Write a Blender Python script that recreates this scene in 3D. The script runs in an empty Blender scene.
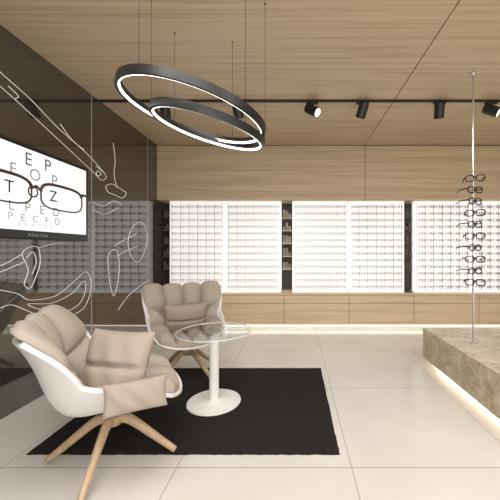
import bpy, bmesh, math, random
from mathutils import Vector, Matrix
random.seed(4)
sc=bpy.context.scene
sc.view_settings.view_transform='Standard'
col=sc.collection
H=1.3; CEIL=3.045; BY=4.94; LX=-2.27; RX=5.6; FY=-3.2

# ---------------- materials ----------------
def newmat(name):
    m=bpy.data.materials.new(name); m.use_nodes=True
    return m,m.node_tree,m.node_tree.nodes['Principled BSDF']
def pm(name,c,rough=.5,metal=0,spec=.5,emis=None,es=0,ior=None,trans=0,noise=0,nscale=20,bump=0):
    m,nt,b=newmat(name)
    b.inputs['Base Color'].default_value=(*c,1)
    b.inputs['Roughness'].default_value=rough
    b.inputs['Metallic'].default_value=metal
    b.inputs['Specular IOR Level'].default_value=spec
    if ior: b.inputs['IOR'].default_value=ior
    b.inputs['Transmission Weight'].default_value=trans
    if emis:
        b.inputs['Emission Color'].default_value=(*emis,1); b.inputs['Emission Strength'].default_value=es
    if noise or bump:
        tc=nt.nodes.new('ShaderNodeTexCoord'); n=nt.nodes.new('ShaderNodeTexNoise')
        n.inputs['Scale'].default_value=nscale; n.inputs['Detail'].default_value=5
        nt.links.new(tc.outputs['Object'],n.inputs['Vector'])
        if noise:
            r=nt.nodes.new('ShaderNodeValToRGB')
            r.color_ramp.elements[0].position=.3; r.color_ramp.elements[1].position=.7
            r.color_ramp.elements[0].color=(*[x*(1-noise) for x in c],1)
            r.color_ramp.elements[1].color=(*[min(1,x*(1+noise)) for x in c],1)
            nt.links.new(n.outputs['Fac'],r.inputs['Fac']); nt.links.new(r.outputs['Color'],b.inputs['Base Color'])
        if bump:
            bp=nt.nodes.new('ShaderNodeBump'); bp.inputs['Strength'].default_value=bump; bp.inputs['Distance'].default_value=.01
            nt.links.new(n.outputs['Fac'],bp.inputs['Height']); nt.links.new(bp.outputs['Normal'],b.inputs['Normal'])
    return m
def wood(name,c1,c2,c3,scale=(.35,14,14),rough=.45):
    m,nt,b=newmat(name)
    tc=nt.nodes.new('ShaderNodeTexCoord'); mp=nt.nodes.new('ShaderNodeMapping')
    mp.inputs['Scale'].default_value=scale
    n=nt.nodes.new('ShaderNodeTexNoise'); n.inputs['Scale'].default_value=1.6; n.inputs['Detail'].default_value=7; n.inputs['Roughness'].default_value=.62; n.inputs['Distortion'].default_value=.5
    mp2=nt.nodes.new('ShaderNodeMapping'); mp2.inputs['Scale'].default_value=(scale[0]*.7,scale[1]*5,scale[2]*5)
    n2=nt.nodes.new('ShaderNodeTexNoise'); n2.inputs['Scale'].default_value=2.2; n2.inputs['Detail'].default_value=3
    mx=nt.nodes.new('ShaderNodeMath'); mx.operation='MULTIPLY_ADD'; mx.inputs[1].default_value=.35
    sb=nt.nodes.new('ShaderNodeMath'); sb.operation='MULTIPLY'; sb.inputs[1].default_value=.65
    r=nt.nodes.new('ShaderNodeValToRGB'); e=r.color_ramp.elements
    e[0].position=.36; e[0].color=(*c1,1); e[1].position=.66; e[1].color=(*c3,1)
    k=e.new(.5); k.color=(*c2,1)
    L=nt.links.new
    L(tc.outputs['Object'],mp.inputs['Vector']); L(tc.outputs['Object'],mp2.inputs['Vector'])
    L(mp.outputs['Vector'],n.inputs['Vector']); L(mp2.outputs['Vector'],n2.inputs['Vector'])
    L(n.outputs['Fac'],sb.inputs[0]); L(n2.outputs['Fac'],mx.inputs[0]); L(sb.outputs[0],mx.inputs[2])
    L(mx.outputs[0],r.inputs['Fac']); L(r.outputs['Color'],b.inputs['Base Color'])
    b.inputs['Roughness'].default_value=rough
    return m
WOOD=wood('oak_veneer',(.45,.335,.205),(.59,.46,.305),(.67,.54,.375))
LEGW=wood('oak_legs',(.40,.27,.155),(.50,.355,.22),(.58,.42,.275),scale=(6,6,2))
BLACK=pm('black_metal',(.012,.012,.012),.35)
GAP=pm('dark_gap',(.03,.022,.015),.8)
WHITE=pm('white_plastic',(.79,.785,.775),.3,noise=.02,nscale=3)
WALLP=pm('plaster',(.74,.72,.68),.7,noise=.03,nscale=4)
CHROME=pm('brushed_steel',(.62,.62,.62),.25,metal=1,noise=.05,nscale=60)
FABRIC=pm('beige_fabric',(.41,.355,.305),.85,noise=.10,nscale=160,bump=.25)
FABRIC2=pm('taupe_fabric',(.37,.31,.26),.85,noise=.10,nscale=160,bump=.25)
LED=pm('led_white',(1,1,1),.5,emis=(1,.97,.92),es=4)
LEDW=pm('led_warm',(1,.9,.75),.5,emis=(1,.90,.74),es=14)
LEDP=pm('led_soft',(1,.9,.75),.5,emis=(1,.92,.8),es=5)
LIGHTBOX=pm('backlit_acrylic',(.7,.7,.7),.4,emis=(1,.995,.97),es=.64,noise=.01,nscale=2)
FRAMEG=pm('spectacle_frames_grey',(.045,.037,.03),.4,noise=.3,nscale=9)
FRAMEB=pm('spectacle_frames_black',(.015,.013,.012),.25)
SHELFW=pm('acrylic_strip',(.55,.54,.51),.3)
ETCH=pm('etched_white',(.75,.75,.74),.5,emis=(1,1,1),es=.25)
SCREEN=pm('screen_white',(.7,.72,.74),.3,emis=(.93,.96,1),es=.6)
LETTER=pm('screen_letter',(.05,.055,.06),.5,emis=(.2,.22,.25),es=.25)
LETTERD=pm('screen_letter_dark',(.01,.01,.01),.5)
LETTERL=pm('screen_letter_light',(.22,.24,.26),.5,emis=(.5,.53,.56),es=.25)
BROWN=pm('screen_brown',(.05,.025,.015),.5)
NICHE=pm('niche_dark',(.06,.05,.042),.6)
BOXES=pm('product_boxes',(.25,.22,.19),.6,noise=.5,nscale=8)
RUG=pm('charcoal_rug',(.026,.024,.0235),.95,spec=.1,noise=.5,nscale=220,bump=.9)
def darkglass():
    m,nt,b=newmat('smoked_glass')
    b.inputs['Base Color'].default_value=(.040,.034,.029,1)
    b.inputs['Roughness'].default_value=.03; b.inputs['IOR'].default_value=2.2
    tc=nt.nodes.new('ShaderNodeTexCoord'); n=nt.nodes.new('ShaderNodeTexNoise'); n.inputs['Scale'].default_value=.8
    r=nt.nodes.new('ShaderNodeMapRange'); r.inputs['To Min'].default_value=.02; r.inputs['To Max'].default_value=.05
    nt.links.new(tc.outputs['Object'],n.inputs['Vector']); nt.links.new(n.outputs['Fac'],r.inputs['Value']); nt.links.new(r.outputs['Result'],b.inputs['Roughness'])
    return m
DGLASS=darkglass()
def clearglass():
    m=bpy.data.materials.new('clear_glass'); m.use_nodes=True; nt=m.node_tree; nt.nodes.clear()
    o=nt.nodes.new('ShaderNodeOutputMaterial'); mix=nt.nodes.new('ShaderNodeMixShader'); t=nt.nodes.new('ShaderNodeBsdfTransparent'); g=nt.nodes.new('ShaderNodeBsdfGlossy')
    t.inputs['Color'].default_value=(.95,.96,.955,1); g.inputs['Roughness'].default_value=.03
    lw=nt.nodes.new('ShaderNodeLayerWeight'); lw.inputs[0].default_value=.5
    p=nt.nodes.new('ShaderNodeMath'); p.operation='POWER'; p.inputs[1].default_value=3.0
    q=nt.nodes.new('ShaderNodeMath'); q.operation='MULTIPLY_ADD'; q.inputs[1].default_value=.4; q.inputs[2].default_value=.05
    nt.links.new(lw.outputs['Facing'],p.inputs[0]); nt.links.new(p.outputs[0],q.inputs[0])
    nt.links.new(q.outputs[0],mix.inputs[0]); nt.links.new(t.outputs[0],mix.inputs[1]); nt.links.new(g.outputs[0],mix.inputs[2]); nt.links.new(mix.outputs[0],o.inputs[0])
    return m
GLASS=clearglass()
GLEDGE=pm('glass_edge',(.62,.68,.66),.15,noise=.02)
def floormat():
    m,nt,b=newmat('floor_tiles'); L=nt.links.new
    tc=nt.nodes.new('ShaderNodeTexCoord'); sp=nt.nodes.new('ShaderNodeSeparateXYZ'); L(tc.outputs['Object'],sp.inputs[0])
    def seam(sock,off,size,w):
        a=nt.nodes.new('ShaderNodeMath'); a.operation='SUBTRACT'; a.inputs[1].default_value=off; L(sock,a.inputs[0])
        d=nt.nodes.new('ShaderNodeMath'); d.operation='DIVIDE'; d.inputs[1].default_value=size; L(a.outputs[0],d.inputs[0])
        p=nt.nodes.new('ShaderNodeMath'); p.operation='PINGPONG'; p.inputs[1].default_value=.5; L(d.outputs[0],p.inputs[0])
        c=nt.nodes.new('ShaderNodeMath'); c.operation='LESS_THAN'; c.inputs[1].default_value=w/size/2; L(p.outputs[0],c.inputs[0])
        return c.outputs[0]
    s1=seam(sp.outputs['X'],.34,1.05,.006); s2=seam(sp.outputs['Y'],1.80,1.05,.008)
    mx=nt.nodes.new('ShaderNodeMath'); mx.operation='MAXIMUM'; L(s1,mx.inputs[0]); L(s2,mx.inputs[1])
    n=nt.nodes.new('ShaderNodeTexNoise'); n.inputs['Scale'].default_value=1.5; n.inputs['Detail'].default_value=8; L(tc.outputs['Object'],n.inputs['Vector'])
    r=nt.nodes.new('ShaderNodeValToRGB'); e=r.color_ramp.elements; e[0].position=.35; e[0].color=(.61,.595,.565,1); e[1].position=.7; e[1].color=(.675,.66,.63,1); L(n.outputs['Fac'],r.inputs['Fac'])
    mix=nt.nodes.new('ShaderNodeMixRGB'); mix.inputs['Color2'].default_value=(.38,.36,.33,1); L(mx.outputs[0],mix.inputs['Fac']); L(r.outputs['Color'],mix.inputs['Color1']); L(mix.outputs[0],b.inputs['Base Color'])
    b.inputs['Roughness'].default_value=.2; b.inputs['Specular IOR Level'].default_value=.5
    return m
FLOOR=floormat()
def stonemat():
    m,nt,b=newmat('travertine_stone'); L=nt.links.new
    tc=nt.nodes.new('ShaderNodeTexCoord')
    n=nt.nodes.new('ShaderNodeTexNoise'); n.inputs['Scale'].default_value=9; n.inputs['Detail'].default_value=10; n.inputs['Roughness'].default_value=.75; n.inputs['Distortion'].default_value=.6
    n2=nt.nodes.new('ShaderNodeTexNoise'); n2.inputs['Scale'].default_value=60; n2.inputs['Detail'].default_value=4
    L(tc.outputs['Object'],n.inputs['Vector']); L(tc.outputs['Object'],n2.inputs['Vector'])
    a=nt.nodes.new('ShaderNodeMath'); a.operation='MULTIPLY_ADD'; a.inputs[1].default_value=.4; L(n2.outputs['Fac'],a.inputs[0])
    s=nt.nodes.new('ShaderNodeMath'); s.operation='MULTIPLY'; s.inputs[1].default_value=.6; L(n.outputs['Fac'],s.inputs[0]); L(s.outputs[0],a.inputs[2])
    r=nt.nodes.new('ShaderNodeValToRGB'); e=r.color_ramp.elements; e[0].position=.38; e[0].color=(.25,.18,.105,1); e[1].position=.60; e[1].color=(.66,.57,.44,1)
    k=e.new(.49); k.color=(.47,.385,.265,1)
    L(a.outputs[0],r.inputs['Fac']); L(r.outputs['Color'],b.inputs['Base Color']); b.inputs['Roughness'].default_value=.28
    return m
STONE=stonemat()

# ---------------- mesh helpers ----------------
def mkobj(name,verts,faces,mat,parent=None,smooth=False):
    me=bpy.data.meshes.new(name); me.from_pydata([tuple(v) for v in verts],[],faces); me.update()
    bm=bmesh.new(); bm.from_mesh(me); bmesh.ops.recalc_face_normals(bm,faces=bm.faces); bm.to_mesh(me); bm.free()
    if smooth:
        for p in me.polygons: p.use_smooth=True
    me.materials.append(mat)
    o=bpy.data.objects.new(name,me); col.objects.link(o)
    if parent: o.parent=parent
    return o
def boxgeo(a,b):
    x0,y0,z0=a; x1,y1,z1=b
    v=[(x0,y0,z0),(x1,y0,z0),(x1,y1,z0),(x0,y1,z0),(x0,y0,z1),(x1,y0,z1),(x1,y1,z1),(x0,y1,z1)]
    f=[(0,3,2,1),(4,5,6,7),(0,1,5,4),(1,2,6,5),(2,3,7,6),(3,0,4,7)]
    return v,f
def box(name,a,b,mat,parent=None,bevel=0):
    v,f=boxgeo(a,b); o=mkobj(name,v,f,mat,parent)
    if bevel:
        md=o.modifiers.new('bevel','BEVEL'); md.width=bevel; md.segments=3
    return o
def multibox(name,lst,mat,parent=None):
    V=[];F=[]
    for a,b in lst:
        v,f=boxgeo(a,b); n=len(V); V+=v; F+=[tuple(i+n for i in q) for q in f]
    return mkobj(name,V,F,mat,parent)
def empty(name,loc=(0,0,0),rz=0):
    e=bpy.data.objects.new(name,None); e.empty_display_size=.1; e.location=loc; e.rotation_euler=(0,0,rz); col.objects.link(e); return e
def lathe(name,prof,mat,parent=None,seg=48,loc=(0,0,0),caps=True):
    V=[];F=[]
    for r,z in prof:
        for i in range(seg):
            a=2*math.pi*i/seg; V.append((loc[0]+r*math.cos(a),loc[1]+r*math.sin(a),loc[2]+z))
    n=len(prof)
    for j in range(n-1):
        for i in range(seg):
            k=(i+1)%seg; F.append((j*seg+i,j*seg+k,(j+1)*seg+k,(j+1)*seg+i))
    if caps:
        F.append(tuple(range(seg))); F.append(tuple((n-1)*seg+i for i in range(seg)))
    o=mkobj(name,V,F,mat,parent,smooth=True)
    md=o.modifiers.new('es','EDGE_SPLIT'); md.split_angle=math.radians(40)
    return o
def tubegeo(pts,r,seg=6,closed=False,rads=None,sq=1.0):
    pts=[Vector(p) for p in pts]; n=len(pts); V=[];F=[]
    prev=None
    for i,p in enumerate(pts):
        if closed: t=(pts[(i+1)%n]-pts[i-1])
        else: t=pts[min(i+1,n-1)]-pts[max(i-1,0)]
        t.normalize()
        up=Vector((0,0,1)) if abs(t.z)<.95 else Vector((0,1,0))
        if prev is None: s=t.cross(up).normalized()
        else:
            s=(prev-t*prev.dot(t)); s=s.normalized() if s.length>1e-4 else t.cross(up).normalized()
        prev=s; u=s.cross(t).normalized()
        rr=rads[i] if rads else r
        for k in range(seg):
            a=2*math.pi*(k+.5)/seg; V.append(p+s*rr*math.cos(a)+u*rr*sq*math.sin(a))
    m=n if closed else n-1
    for i in range(m):
        j=(i+1)%n
        for k in range(seg):
            l=(k+1)%seg; F.append((i*seg+k,i*seg+l,j*seg+l,j*seg+k))
    if not closed:
        F.append(tuple(range(seg))); F.append(tuple((n-1)*seg+k for k in range(seg)))
    return V,F
def tubes(name,lst,mat,parent=None,smooth=True):
    V=[];F=[]
    for v,f in lst:
        n=len(V); V+=v; F+=[tuple(i+n for i in q) for q in f]
    return mkobj(name,V,F,mat,parent,smooth)

# ---------------- room shell ----------------
box('floor',(LX-.1,FY,-.1),(RX+.1,6.0,0),FLOOR)
xs=[LX-.1,1.147,RX+.1]; g=.005
ce=[((xs[i]+(g if i else 0),FY,CEIL),(xs[i+1]-g,BY-.0,CEIL+.05)) for i in range(2)]
box('ceiling',(LX-.1,FY,CEIL+.05),(RX+.1,6.0,CEIL+.15),GAP)
multibox('ceiling_panels',ce,WOOD)
box('wall_left',(LX-.1,FY,0),(LX,6.0,CEIL+.05),DGLASS)
tubes('trim_1',[boxgeo((LX,y-.003,0),(LX+.003,y+.003,CEIL)) for y in (3.345,4.62,2.0,.7)],SHELFW,smooth=False)
box('wall_back',(LX,5.42,0),(RX,5.5,CEIL+.05),NICHE)
box('wall_right',(RX,FY,0),(RX+.1,6.0,CEIL+.05),WALLP)
box('wall_front',(LX,FY-.1,0),(RX,FY,.25),WALLP)
box('trim_2',(LX,FY-.1,2.8),(RX,FY,CEIL),WALLP)
multibox('added_window_1',[((x-.03,FY-.08,.25),(x+.03,FY-.02,2.8)) for x in (LX+.03,-.3,1.67,3.6,RX-.03)],BLACK)  # bars of an invented opening behind the camera, added to let world light in
g=.004
bk=empty('upper_cabinet')
xs=[LX,1.153,RX]
for i in range(2):
    box('panel_%d'%(i+1),(xs[i]+(g if i else 0),BY,2.14),(xs[i+1]-g,5.35,CEIL-.010),WOOD,bk)
box('core',(LX+.01,BY+.02,2.145),(RX-.01,5.34,CEIL-.001),GAP,bk)
cab=empty('drawer_cabinet')
box('countertop',(LX,BY-.005,.575),(RX,5.42,.60),WOOD,cab)
box('carcass',(LX+.005,BY+.02,.08),(RX-.005,5.40,.574),GAP,cab)
dx=[LX+.002,-1.25,-.18,.89,1.96,3.03,4.10,RX]
fr=[]
for i in range(len(dx)-1):
    fr.append(((dx[i]+g,BY,.445),(dx[i+1]-g,BY+.03,.568)))
    fr.append(((dx[i]+g,BY,.08),(dx[i+1]-g,BY+.03,.437)))
multibox('drawer_fronts',fr,WOOD,cab)
box('plinth',(LX+.005,BY+.10,0),(RX-.005,5.4,.08),WALLP,cab)
box('led_strip',(LX+.01,BY+.075,.055),(RX-.01,BY+.09,.075),LEDP,cab)

# ---------------- eyeglasses ----------------
def glasses(w=.135,h=.042,rad=.003,temple=.10,dirn=1,seg=4,n=12,sag=.01):
    out=[]; lw=w*.43
    for s in (-1,1):
        cx=s*w*.27; pts=[]
        for i in range(n):
            a=2*math.pi*i/n; c,sn=math.cos(a),math.sin(a)
            pts.append((cx+lw*.5*math.copysign(abs(c)**.65,c),0,h*.5*math.copysign(abs(sn)**.65,sn)))
        out.append(tubegeo(pts,rad,seg,True))
        out.append(tubegeo([(s*w*.5,0,h*.2),(s*w*.51,dirn*temple*.7,h*.2),(s*w*.49,dirn*temple,h*.2-.02)],rad*.9,seg))
    out.append(tubegeo([(-w*.07,0,h*.12),(0,-.002*dirn,h*.24),(w*.07,0,h*.12)],rad,seg))
    return out
def shift(geo,d,rot=0):
    R=Matrix.Rotation(rot,3,'Z'); d=Vector(d)
    return [([R@Vector(v)+d for v in V],F) for V,F in geo]

# ---------------- display light boxes ----------------
PW=.925; PZ0=.605; PZ1=2.135; PY=5.03
gl=[]; rows=13; cols=6
for r in range(rows):
    for c in range(cols):
        x=-PW/2+.035+(c+.5)*(PW-.07)/cols; z=PZ0+.045+(r+.5)*(PZ1-PZ0-.09)/rows
        gl+=shift(glasses(w=.102+.010*random.random(),h=.038+.012*random.random(),rad=.0044,temple=.05,n=10),(x,-.06,z))
first=None
strips=[]
for c in range(cols+1):
    x=-PW/2+.035+c*(PW-.07)/cols; strips.append(((x-.0035,-.008,PZ0+.03),(x+.0035,.0,PZ1-.02)))
for r in range(rows):
    z=PZ0+.045+(r+.06)*(PZ1-PZ0-.09)/rows; strips.append(((-PW/2+.03,-.012,z-.0015),(PW/2-.03,.0,z+.0015)))
for s in (-2.10,-1.155,-.045,.905,2.005,2.95,4.05):
    e=empty('eyewear_display',(s+PW/2,PY,0))
    box('light_box',(-PW/2,0,PZ0),(PW/2,.12,PZ1),LIGHTBOX,e,bevel=.004)
    multibox('mounting_strips',strips,SHELFW,e)
    if first is None:
        first=tubes('spectacle_frames',gl,FRAMEG,e)
    else:
        o=bpy.data.objects.new('spectacle_frames',first.data); col.objects.link(o); o.parent=e
for a,b in ((-.222,-.052),(1.838,1.998),(-2.262,-2.108)):
    e=empty('shelf_niche',((a+b)/2,PY,0)); w=(b-a)/2-.004
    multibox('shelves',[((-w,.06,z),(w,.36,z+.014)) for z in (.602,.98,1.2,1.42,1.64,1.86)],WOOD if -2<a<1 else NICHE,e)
    bx=[]
    for z in (.994,1.214,1.434,1.654,1.874):
        for k in range(3):
            x=-w+.012+k*(2*w-.02)/3; bx.append(((x,.10,z),(x+(2*w)/3*.7,.2,z+.06+.08*random.random())))
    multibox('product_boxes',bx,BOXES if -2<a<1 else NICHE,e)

# ---------------- dark glass wall artwork ----------------
def wp(x,y):
    Y=300*(-LX)/(295-x); return (LX+.002,Y,H+(251-y)/300*Y)
def cr(pts,closed=False,k=6):
    P=[Vector(p) for p in pts]; n=len(P); out=[]
    rng=n if closed else n-1
    for i in range(rng):
        if closed: p0,p1,p2,p3=P[i-1],P[i],P[(i+1)%n],P[(i+2)%n]
        else: p0,p1,p2,p3=P[max(i-1,0)],P[i],P[i+1],P[min(i+2,n-1)]
        for j in range(k):
            t=j/k; out.append(.5*((2*p1)+(-p0+p2)*t+(2*p0-5*p1+4*p2-p3)*t*t+(-p0+3*p1-3*p2+p3)*t**3))
    if not closed: out.append(P[-1])
    return out
art=[]
def stroke(px,closed=False,r=.0035):
    r=r*.95 if sum(p[0] for p in px)/len(px)>70 else r*.8
    art.append(tubegeo(cr([wp(*p) for p in px],closed),r,4,closed))
stroke([(-25,45),(0,72),(30,99),(58,128),(85,152),(100,168),(106,177),(101,180),(93,172),(78,158),(50,132),(22,106),(-5,82),(-30,60)])
stroke([(96,166),(103,172)]); stroke([(8,86),(18,96),(14,99)])
stroke([(60,124),(72,140),(84,150)]); stroke([(98,171),(101,174),(98,176),(96,173)],True)
stroke([(113,143),(115,160),(114,175),(117,188)])
stroke([(106,186),(112,184),(119,188),(126,193),(122,198),(115,195),(108,192)],True)
stroke([(92,202),(103,206),(114,201),(122,205)]); stroke([(92,210),(105,214),(118,208)])
stroke([(22,254),(30,247),(38,248),(40,262),(36,276),(30,288),(24,284),(28,270)],True)
stroke([(26,258),(33,252),(36,262),(32,274)],False)
stroke([(-5,268),(8,262),(22,254)]); stroke([(-5,274),(10,268),(24,262)])
stroke([(38,248),(52,244),(66,243)]); 
stroke([(0,290),(18,294),(30,300),(55,296),(72,283),(86,272),(91,286),(85,306),(70,316),(50,319),(30,312),(12,305),(0,308)])
stroke([(28,304),(52,303),(72,293),(84,281),(85,292),(78,305),(62,312),(42,310)],True)
stroke([(108,256),(116,250),(119,262),(118,280),(114,296),(110,284)],True)
stroke([(114,246),(124,240),(136,234)]); stroke([(117,256),(128,250),(138,246)])
stroke([(128,240),(134,225),(142,223),(147,234),(145,250),(138,262),(131,256)],True)
stroke([(118,310),(128,296),(140,286),(148,280)])
tubes('wall_artwork',art,ETCH)

# ---------------- television ----------------
TY0,TY1,TZ0,TZ1=1.75,3.19,1.400,2.175
tv=empty('television',(LX,(TY0+TY1)/2,(TZ0+TZ1)/2)); hw=(TY1-TY0)/2; hh=(TZ1-TZ0)/2
box('bracket',(.005,-.2,-.15),(.03,.2,.15),BLACK,tv)
box('casing',(.03,-hw,-hh),(.07,hw,hh),BLACK,tv,bevel=.006)
box('screen_panel',(.069,-hw+.035,-hh+.07),(.072,hw-.035,hh-.035),SCREEN,tv)
Rt=Matrix(((0,0,1),(1,0,0),(0,1,0))).to_4x4()
def txt(s,y,z,size,mat,nm,parent=tv,x=.0725):
    cu=bpy.data.curves.new(nm,'FONT'); cu.body=s; cu.size=size; cu.align_x='CENTER'; cu.align_y='CENTER'; cu.extrude=.0003; cu.space_character=1.5
    o=bpy.data.objects.new(nm,cu); col.objects.link(o)
    bpy.context.view_layer.update()
    me=bpy.data.meshes.new_from_object(o.evaluated_get(bpy.context.evaluated_depsgraph_get()))
    me.transform(Rt); me.materials.clear(); me.materials.append(mat)
    bpy.data.objects.remove(o)
    n=bpy.data.objects.new(nm,me); col.objects.link(n); n.parent=parent; n.location=(x,y,z); return n
txt('E P',.10,.265,.15,LETTER,'letter_row_1'); txt('F O P',.07,.15,.14,LETTERL,'letter_row_2')
txt('T O Z',.05,.005,.14,LETTERD,'letter_row_3'); txt('L P E D',.08,-.135,.11,LETTERL,'letter_row_4')
txt('P E C F D',.08,-.220,.085,LETTERL,'letter_row_5'); txt('E D F C Z P',.08,-.275,.045,LETTERL,'letter_row_6')
sg=[]
for s in (-1,1):
    cy=s*.295+.075; pts=[]
    for i in range(24):
        a=2*math.pi*i/24; c,sn=math.cos(a),math.sin(a)
        pts.append((.074,cy+.25*math.copysign(abs(c)**.6,c),-.0+.11*math.copysign(abs(sn)**.6,sn)))
    sg.append(tubegeo(pts,.007,6,True))
    sg.append(tubegeo([(p[0],p[1],p[2]+.006) for p in pts[1:12]],.013,6))
sg.append(tubegeo([(.074,.02,.03),(.074,.075,.065),(.074,.13,.03)],.011,6))
sg.append(tubegeo([(.074,.60,.06),(.074,.635,.09),(.074,.67,.085)],.013,6))
tubes('pictured_glasses',sg,BROWN,tv)
txt('MONITOR',.1,-hh+.032,.032,LETTERL,'logo',x=.071)

# ---------------- ceiling track and spots ----------------
TRY=3.47
box('ceiling_track',(LX+.01,TRY-.015,CEIL-.022),(RX-.05,TRY+.015,CEIL-.0005),BLACK)
def spot(x,yaw,tilt,on=True):
    e=empty('track_spotlight',(x,TRY,CEIL-.022))
    box('adapter',(-.07,-.016,-.025),(.07,.016,0),BLACK,e,bevel=.003)
    lathe('stem',[(.010,-.07),(.010,-.024)],BLACK,e,16)
    h=bpy.data.objects.new('head',None); h.empty_display_size=.05; col.objects.link(h); h.parent=e; h.location=(0,0,-.095); h.rotation_euler=(tilt,0,yaw)
    lathe('can',[(.040,.085),(.052,.080),(.056,.06),(.056,-.085),(.049,-.088),(.047,-.07)],BLACK,h,32)
    lathe('lens',[(.046,-.082),(.046,-.076)],LED if on else CHROME,h,32)
    ld=bpy.data.lights.new('beam','SPOT'); ld.energy=44; ld.spot_size=math.radians(80); ld.spot_blend=.8; ld.color=(1,.94,.86); ld.shadow_soft_size=.05
    l=bpy.data.objects.new('beam',ld); col.objects.link(l); l.parent=h; l.location=(0,0,-.10)
for x,yaw,t,on in ((-1.50,.3,.5,True),(-.66,-.3,.5,True),(.20,1.0,-1.0,True),(.78,.5,.5,False),(1.67,-.3,.5,False),(2.27,.9,-1.0,True),(3.3,0,.5,True)):
    spot(x,yaw,t,on)

# ---------------- ring pendants ----------------
def ring(loc,R,tx,ty,wires):
    e=empty('ring_pendant_light',loc)
    M=Matrix.Rotation(ty,3,'Y')@Matrix.Rotation(tx,3,'X')
    seg=96; b=.024
    def prof(pr,nm,mat):
        V=[];F=[];k=len(pr)
        for i in range(seg):
            a=2*math.pi*i/seg
            for r,z in pr: V.append(M@Vector((r*math.cos(a),r*math.sin(a),z)))
        for i in range(seg):
            j=(i+1)%seg
            for q in range(k):
                w=(q+1)%k; F.append((i*k+q,i*k+w,j*k+w,j*k+q))
        return mkobj(nm,V,F,mat,e)
    prof([(R,-b),(R,b),(R-.030,b),(R-.030,-b*.3),(R-.020,-b*.3),(R-.020,-b)],'housing',BLACK)
    prof([(R-.0205,-b+.002),(R-.0205,-b*.32),(R-.028,-b*.32),(R-.028,-b+.002)],'led_diffuser',LED)
    g=[]
    for a in wires:
        p=M@Vector((R*.985*math.cos(a),R*.985*math.sin(a),b))
        g.append(tubegeo([p,(p.x,p.y,CEIL-loc[2]-.001)],.0015,5))
    tubes('suspension_wires',g,BLACK,e)
    for i,a in enumerate(wires):
        p=M@Vector((R*.985*math.cos(a),R*.985*math.sin(a),b))
        lathe('canopy',[(.006,-.008),(.006,-.001)],BLACK,e,16,loc=(p.x,p.y,CEIL-loc[2]))
ring((-.67,2.03,2.235),.48,math.radians(1),math.radians(13),(math.radians(250),math.radians(130),math.radians(10)))
ring((-.60,2.12,2.165),.395,math.radians(4),math.radians(14),(math.radians(80),math.radians(200),math.radians(320)))

# ---------------- rug ----------------
def rug():
    nx,ny=80,56; x0,x1,y0,y1=-1.72,.287,1.912,3.333; V=[];F=[]
    for j in range(ny+1):
        for i in range(nx+1):
            e=min(i,nx-i,j,ny-j)
            V.append((x0+(x1-x0)*i/nx+random.uniform(-.003,.003),y0+(y1-y0)*j/ny+random.uniform(-.003,.003),.0005 if e==0 else .0075+random.uniform(-.002,.002)))
    for j in range(ny):
        for i in range(nx):
            a=j*(nx+1)+i; F.append((a,a+1,a+nx+2,a+nx+1))
    return mkobj('area_rug',V,F,RUG,smooth=True)
rug()

# ---------------- glass table ----------------
TX,TYY=-.69,2.56
tb=empty('pedestal_table',(TX,TYY,.0097))
lathe('base',[(.0,0),(.222,0),(.225,.006),(.222,.013),(.06,.020),(.04,.03)],WHITE,tb,64)
lathe('column',[(.042,.018),(.040,.03),(.040,.59),(.05,.595)],WHITE,tb,40)
lathe('mount_plate',[(.07,.593),(.07,.601)],CHROME,tb,40)
lathe('glass_top',[(.001,.606),(.305,.606)],GLASS,tb,80)
lathe('glass_rim',[(.305,.6015),(.309,.603),(.309,.609),(.305,.6105),(.303,.606),(.305,.6015)],GLEDGE,tb,80,caps=False)

# ---------------- chairs ----------------
KV=[0,.2,.4,.55,.68,.85,1]
KY=[.40,.21,-.02,-.19,-.28,-.35,-.42]; KZ=[.405,.395,.365,.375,.48,.69,.875]
KW=[.29,.34,.365,.37,.375,.40,.42]; KL=[.04,.12,.21,.24,.18,.07,.02]; KF=[-.08,-.02,.03,.09,.15,.15,.08]
def interp(K,v):
    v=max(0,min(1,v))
    for i in range(len(KV)-1):
        if v<=KV[i+1]:
            t=(v-KV[i])/(KV[i+1]-KV[i])
            p0=K[max(i-1,0)];p1=K[i];p2=K[i+1];p3=K[min(i+2,len(K)-1)]
            return .5*((2*p1)+(-p0+p2)*t+(2*p0-5*p1+4*p2-p3)*t*t+(-p0+3*p1-3*p2+p3)*t**3)
    return K[-1]
def S(u,v):
    a=abs(u)**2.4
    return Vector((u*interp(KW,v),interp(KY,v)+a*interp(KF,v),interp(KZ,v)+a*interp(KL,v)))
def NS(u,v):
    e=.01
    return ((S(u,v+e if v<.98 else v)-S(u,v-e if v>.02 else v)).cross(S(u+e,v)-S(u-e,v))).normalized()
def slab(name,top,bot,nu,nv,mat,parent):
    V=top+bot; N=len(top); F=[]; W=nu+1
    for j in range(nv):
        for i in range(nu):
            a=j*W+i; F.append((a,a+1,a+W+1,a+W)); F.append((N+a,N+a+W,N+a+W+1,N+a+1))
    ed=[i for i in range(W)]+[j*W+nu for j in range(1,nv+1)]+[nv*W+i for i in range(nu-1,-1,-1)]+[j*W for j in range(nv-1,0,-1)]
    for q in range(len(ed)):
        a=ed[q]; b=ed[(q+1)%len(ed)]; F.append((a,b,N+b,N+a))
    return mkobj(name,V,F,mat,parent,smooth=True)
UB=[-1,-.52,0,.52,1]; VB=[0,.27,.52,.76,1]
def cell(B,t):
    for i in range(len(B)-1):
        if t<=B[i+1]+1e-9: return (t-B[i])/(B[i+1]-B[i])
    return 1
def puf(a): return max(0,1-(2*a-1)**2)**.45
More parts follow.
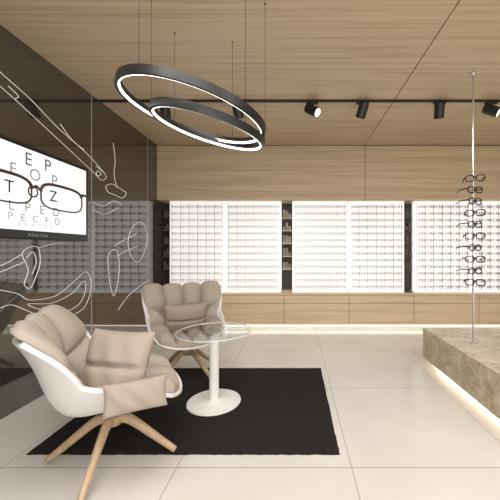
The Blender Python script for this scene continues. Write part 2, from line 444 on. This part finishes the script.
def pillow(name,w,h,t,parent,M,mat,crease=False):
    n=28; top=[];bot=[]
    for j in range(n+1):
        for i in range(n+1):
            a=2*i/n-1; b=2*j/n-1
            k=(max(0,1-a*a)**.5*max(0,1-b*b)**.5)**.8
            if crease: k*=1-.45*math.exp(-(b/.07)**2)
            px=a*w/2*(1-.06*(1-b*b)*abs(a)); py=b*h/2*(1-.06*(1-a*a)*abs(b))
            wr=.005*math.sin(9*a+4*b)*k
            top.append(M@Vector((px,py,t/2*k+wr+.002))); bot.append(M@Vector((px,py,-t/2*k-.002)))
    return slab(name,top,bot,n,n,mat,parent)
def chair(loc,face,legrot,pil,pads,legshift=(0,0)):
    e=empty('lounge_chair',loc,face-math.pi/2)
    nu,nv=96,96; top=[];bot=[];st=[];sb=[]
    for j in range(nv+1):
        v=j/nv
        for i in range(nu+1):
            u=2*i/nu-1
            mid=math.exp(-((v-.55)/.25)**2)
            uc=u*(.96-.05*mid); vc=.03+v*.97
            n=NS(uc,vc); p=S(uc,vc)
            pu=puf(cell(UB,u)); pv=puf(cell(VB,v))
            ext=Vector((0,0,0))
            if v>.9: ext+=(S(u,1)-S(u,.95)).normalized()*.045*pu*((v-.9)/.1)
            if abs(u)>.9 and v>.7: ext+=(S(math.copysign(1,u),v)-S(math.copysign(.95,u),v)).normalized()*.03*pv*((abs(u)-.9)/.1)
            th=.008+.082*pu*pv
            top.append(p+n*th+ext); bot.append(p+n*.001+ext*.8)
            vv=.0+.975*v; n2=NS(u,vv); q=S(u,vv)
            st.append(q-n2*.001); sb.append(q-n2*.024)
    slab('quilted_cushion',top,bot,nu,nv,FABRIC,e)
    slab('outer_shell',st,sb,nu,nv,WHITE,e)
    for s,yy in pads:
        M=Matrix.Translation((s*.415,yy,.535))@Matrix.Rotation(s*math.radians(90-12),4,'Y')@Matrix.Rotation(math.radians(90),4,'Z')
        pillow('arm_pad',.30,.16,.07,e,M,FABRIC2)
    M=Matrix.Translation(pil[0])@Matrix.Rotation(pil[1],4,'Z')@Matrix.Rotation(math.radians(70),4,'X')
    pillow('lumbar_cushion',pil[2],pil[3],.15,e,M,FABRIC2,True)
    lathe('swivel_post',[(.03,.24),(.03,.33),(.09,.345)],CHROME,e,32)
    lathe('hub',[(.05,.215),(.055,.225),(.055,.265),(.05,.27)],LEGW,e,32)
    g=[]
    for k in range(4):
        a=legrot-(face-math.pi/2)+k*math.pi/2; d=Vector((math.cos(a),math.sin(a),0))
        P=[d*.02+Vector((0,0,.25)),d*.10+Vector((0,0,.235)),d*.24+Vector((0,0,.125)),d*.37+Vector((0,0,.019))]
        g.append(tubegeo(cr(P,k=5),.02,10,rads=[.030-.014*i/15 for i in range(16)],sq=1.15))
    tubes('legs',g,LEGW,e)
chair((-1.135,1.87,.0105),math.radians(29),math.radians(8),((.19,.02,.63),math.radians(50),.41,.41),((1,.12),(-1,.05)))
chair((-1.12,3.12,.0105),math.radians(-62),math.radians(-30),((.0,-.12,.57),0,.44,.34),())

# ---------------- stone platform ----------------
pf=empty('stone_platform')
box('block',(1.5,.6,.06),(3.7,3.52,.397),STONE,pf,bevel=.004)
box('plinth',(1.64,.74,0),(3.56,3.38,.06),WALLP,pf)
box('led_strip',(1.615,.74,.035),(1.63,3.38,.055),LEDW,pf)
box('led_strip_end',(1.64,3.39,.035),(3.56,3.40,.055),LEDW,pf)
gp=empty('eyewear_pole_display',(1.745,2.94,.397))
lathe('rod',[(.009,.001),(.009,CEIL-.397-.002)],CHROME,gp,16)
lathe('foot',[(.035,.0),(.035,.008),(.012,.014)],CHROME,gp,32)
lathe('ceiling_cap',[(.012,-.03),(.03,-.01),(.03,-.001)],CHROME,gp,32,loc=(0,0,CEIL-.397))
gg=[];br=[]
for i in range(10):
    z=.60+i*.112
    gg+=shift(glasses(w=.170,h=.058,rad=.0062,temple=.14,dirn=1,seg=6,n=18),(.0,-.035,z),math.radians((-24,20,-16,26,-22,18,-26,22,14,-20)[i]))
    br.append(tubegeo([(0,0,z),(0,-.035,z+.004)],.004,6))
tubes('spectacles',gg,FRAMEB,gp); tubes('holders',br,CHROME,gp)

# ---------------- added fill lights, world ----------------
def area(name,loc,sx,sy,en,c=(1,.965,.93),rot=(0,0,0)):
    ld=bpy.data.lights.new(name,'AREA'); ld.shape='RECTANGLE'; ld.size=sx; ld.size_y=sy; ld.energy=en; ld.color=c
    o=bpy.data.objects.new(name,ld); o.location=loc; o.rotation_euler=rot; col.objects.link(o)
area('fill_light',(-.6,.6,CEIL-.02),1.6,1.2,62)  # unseen area fill, added below the ceiling to brighten the room
area('fill_light',(2.2,.6,CEIL-.02),1.6,1.2,62)
area('fill_light',(0.8,-1.6,CEIL-.02),3,1.2,90)
w=bpy.data.worlds.new('world'); sc.world=w; w.use_nodes=True
w.node_tree.nodes['Background'].inputs[0].default_value=(1,.98,.955,1); w.node_tree.nodes['Background'].inputs[1].default_value=2.25

cam=bpy.data.cameras.new('camera'); co=bpy.data.objects.new('camera',cam); col.objects.link(co)
co.location=(0,0,H); co.rotation_euler=(math.pi/2,0,0); cam.lens=21.6; cam.sensor_width=36; cam.shift_x=-.09; cam.shift_y=.002; cam.clip_start=.02
sc.camera=co
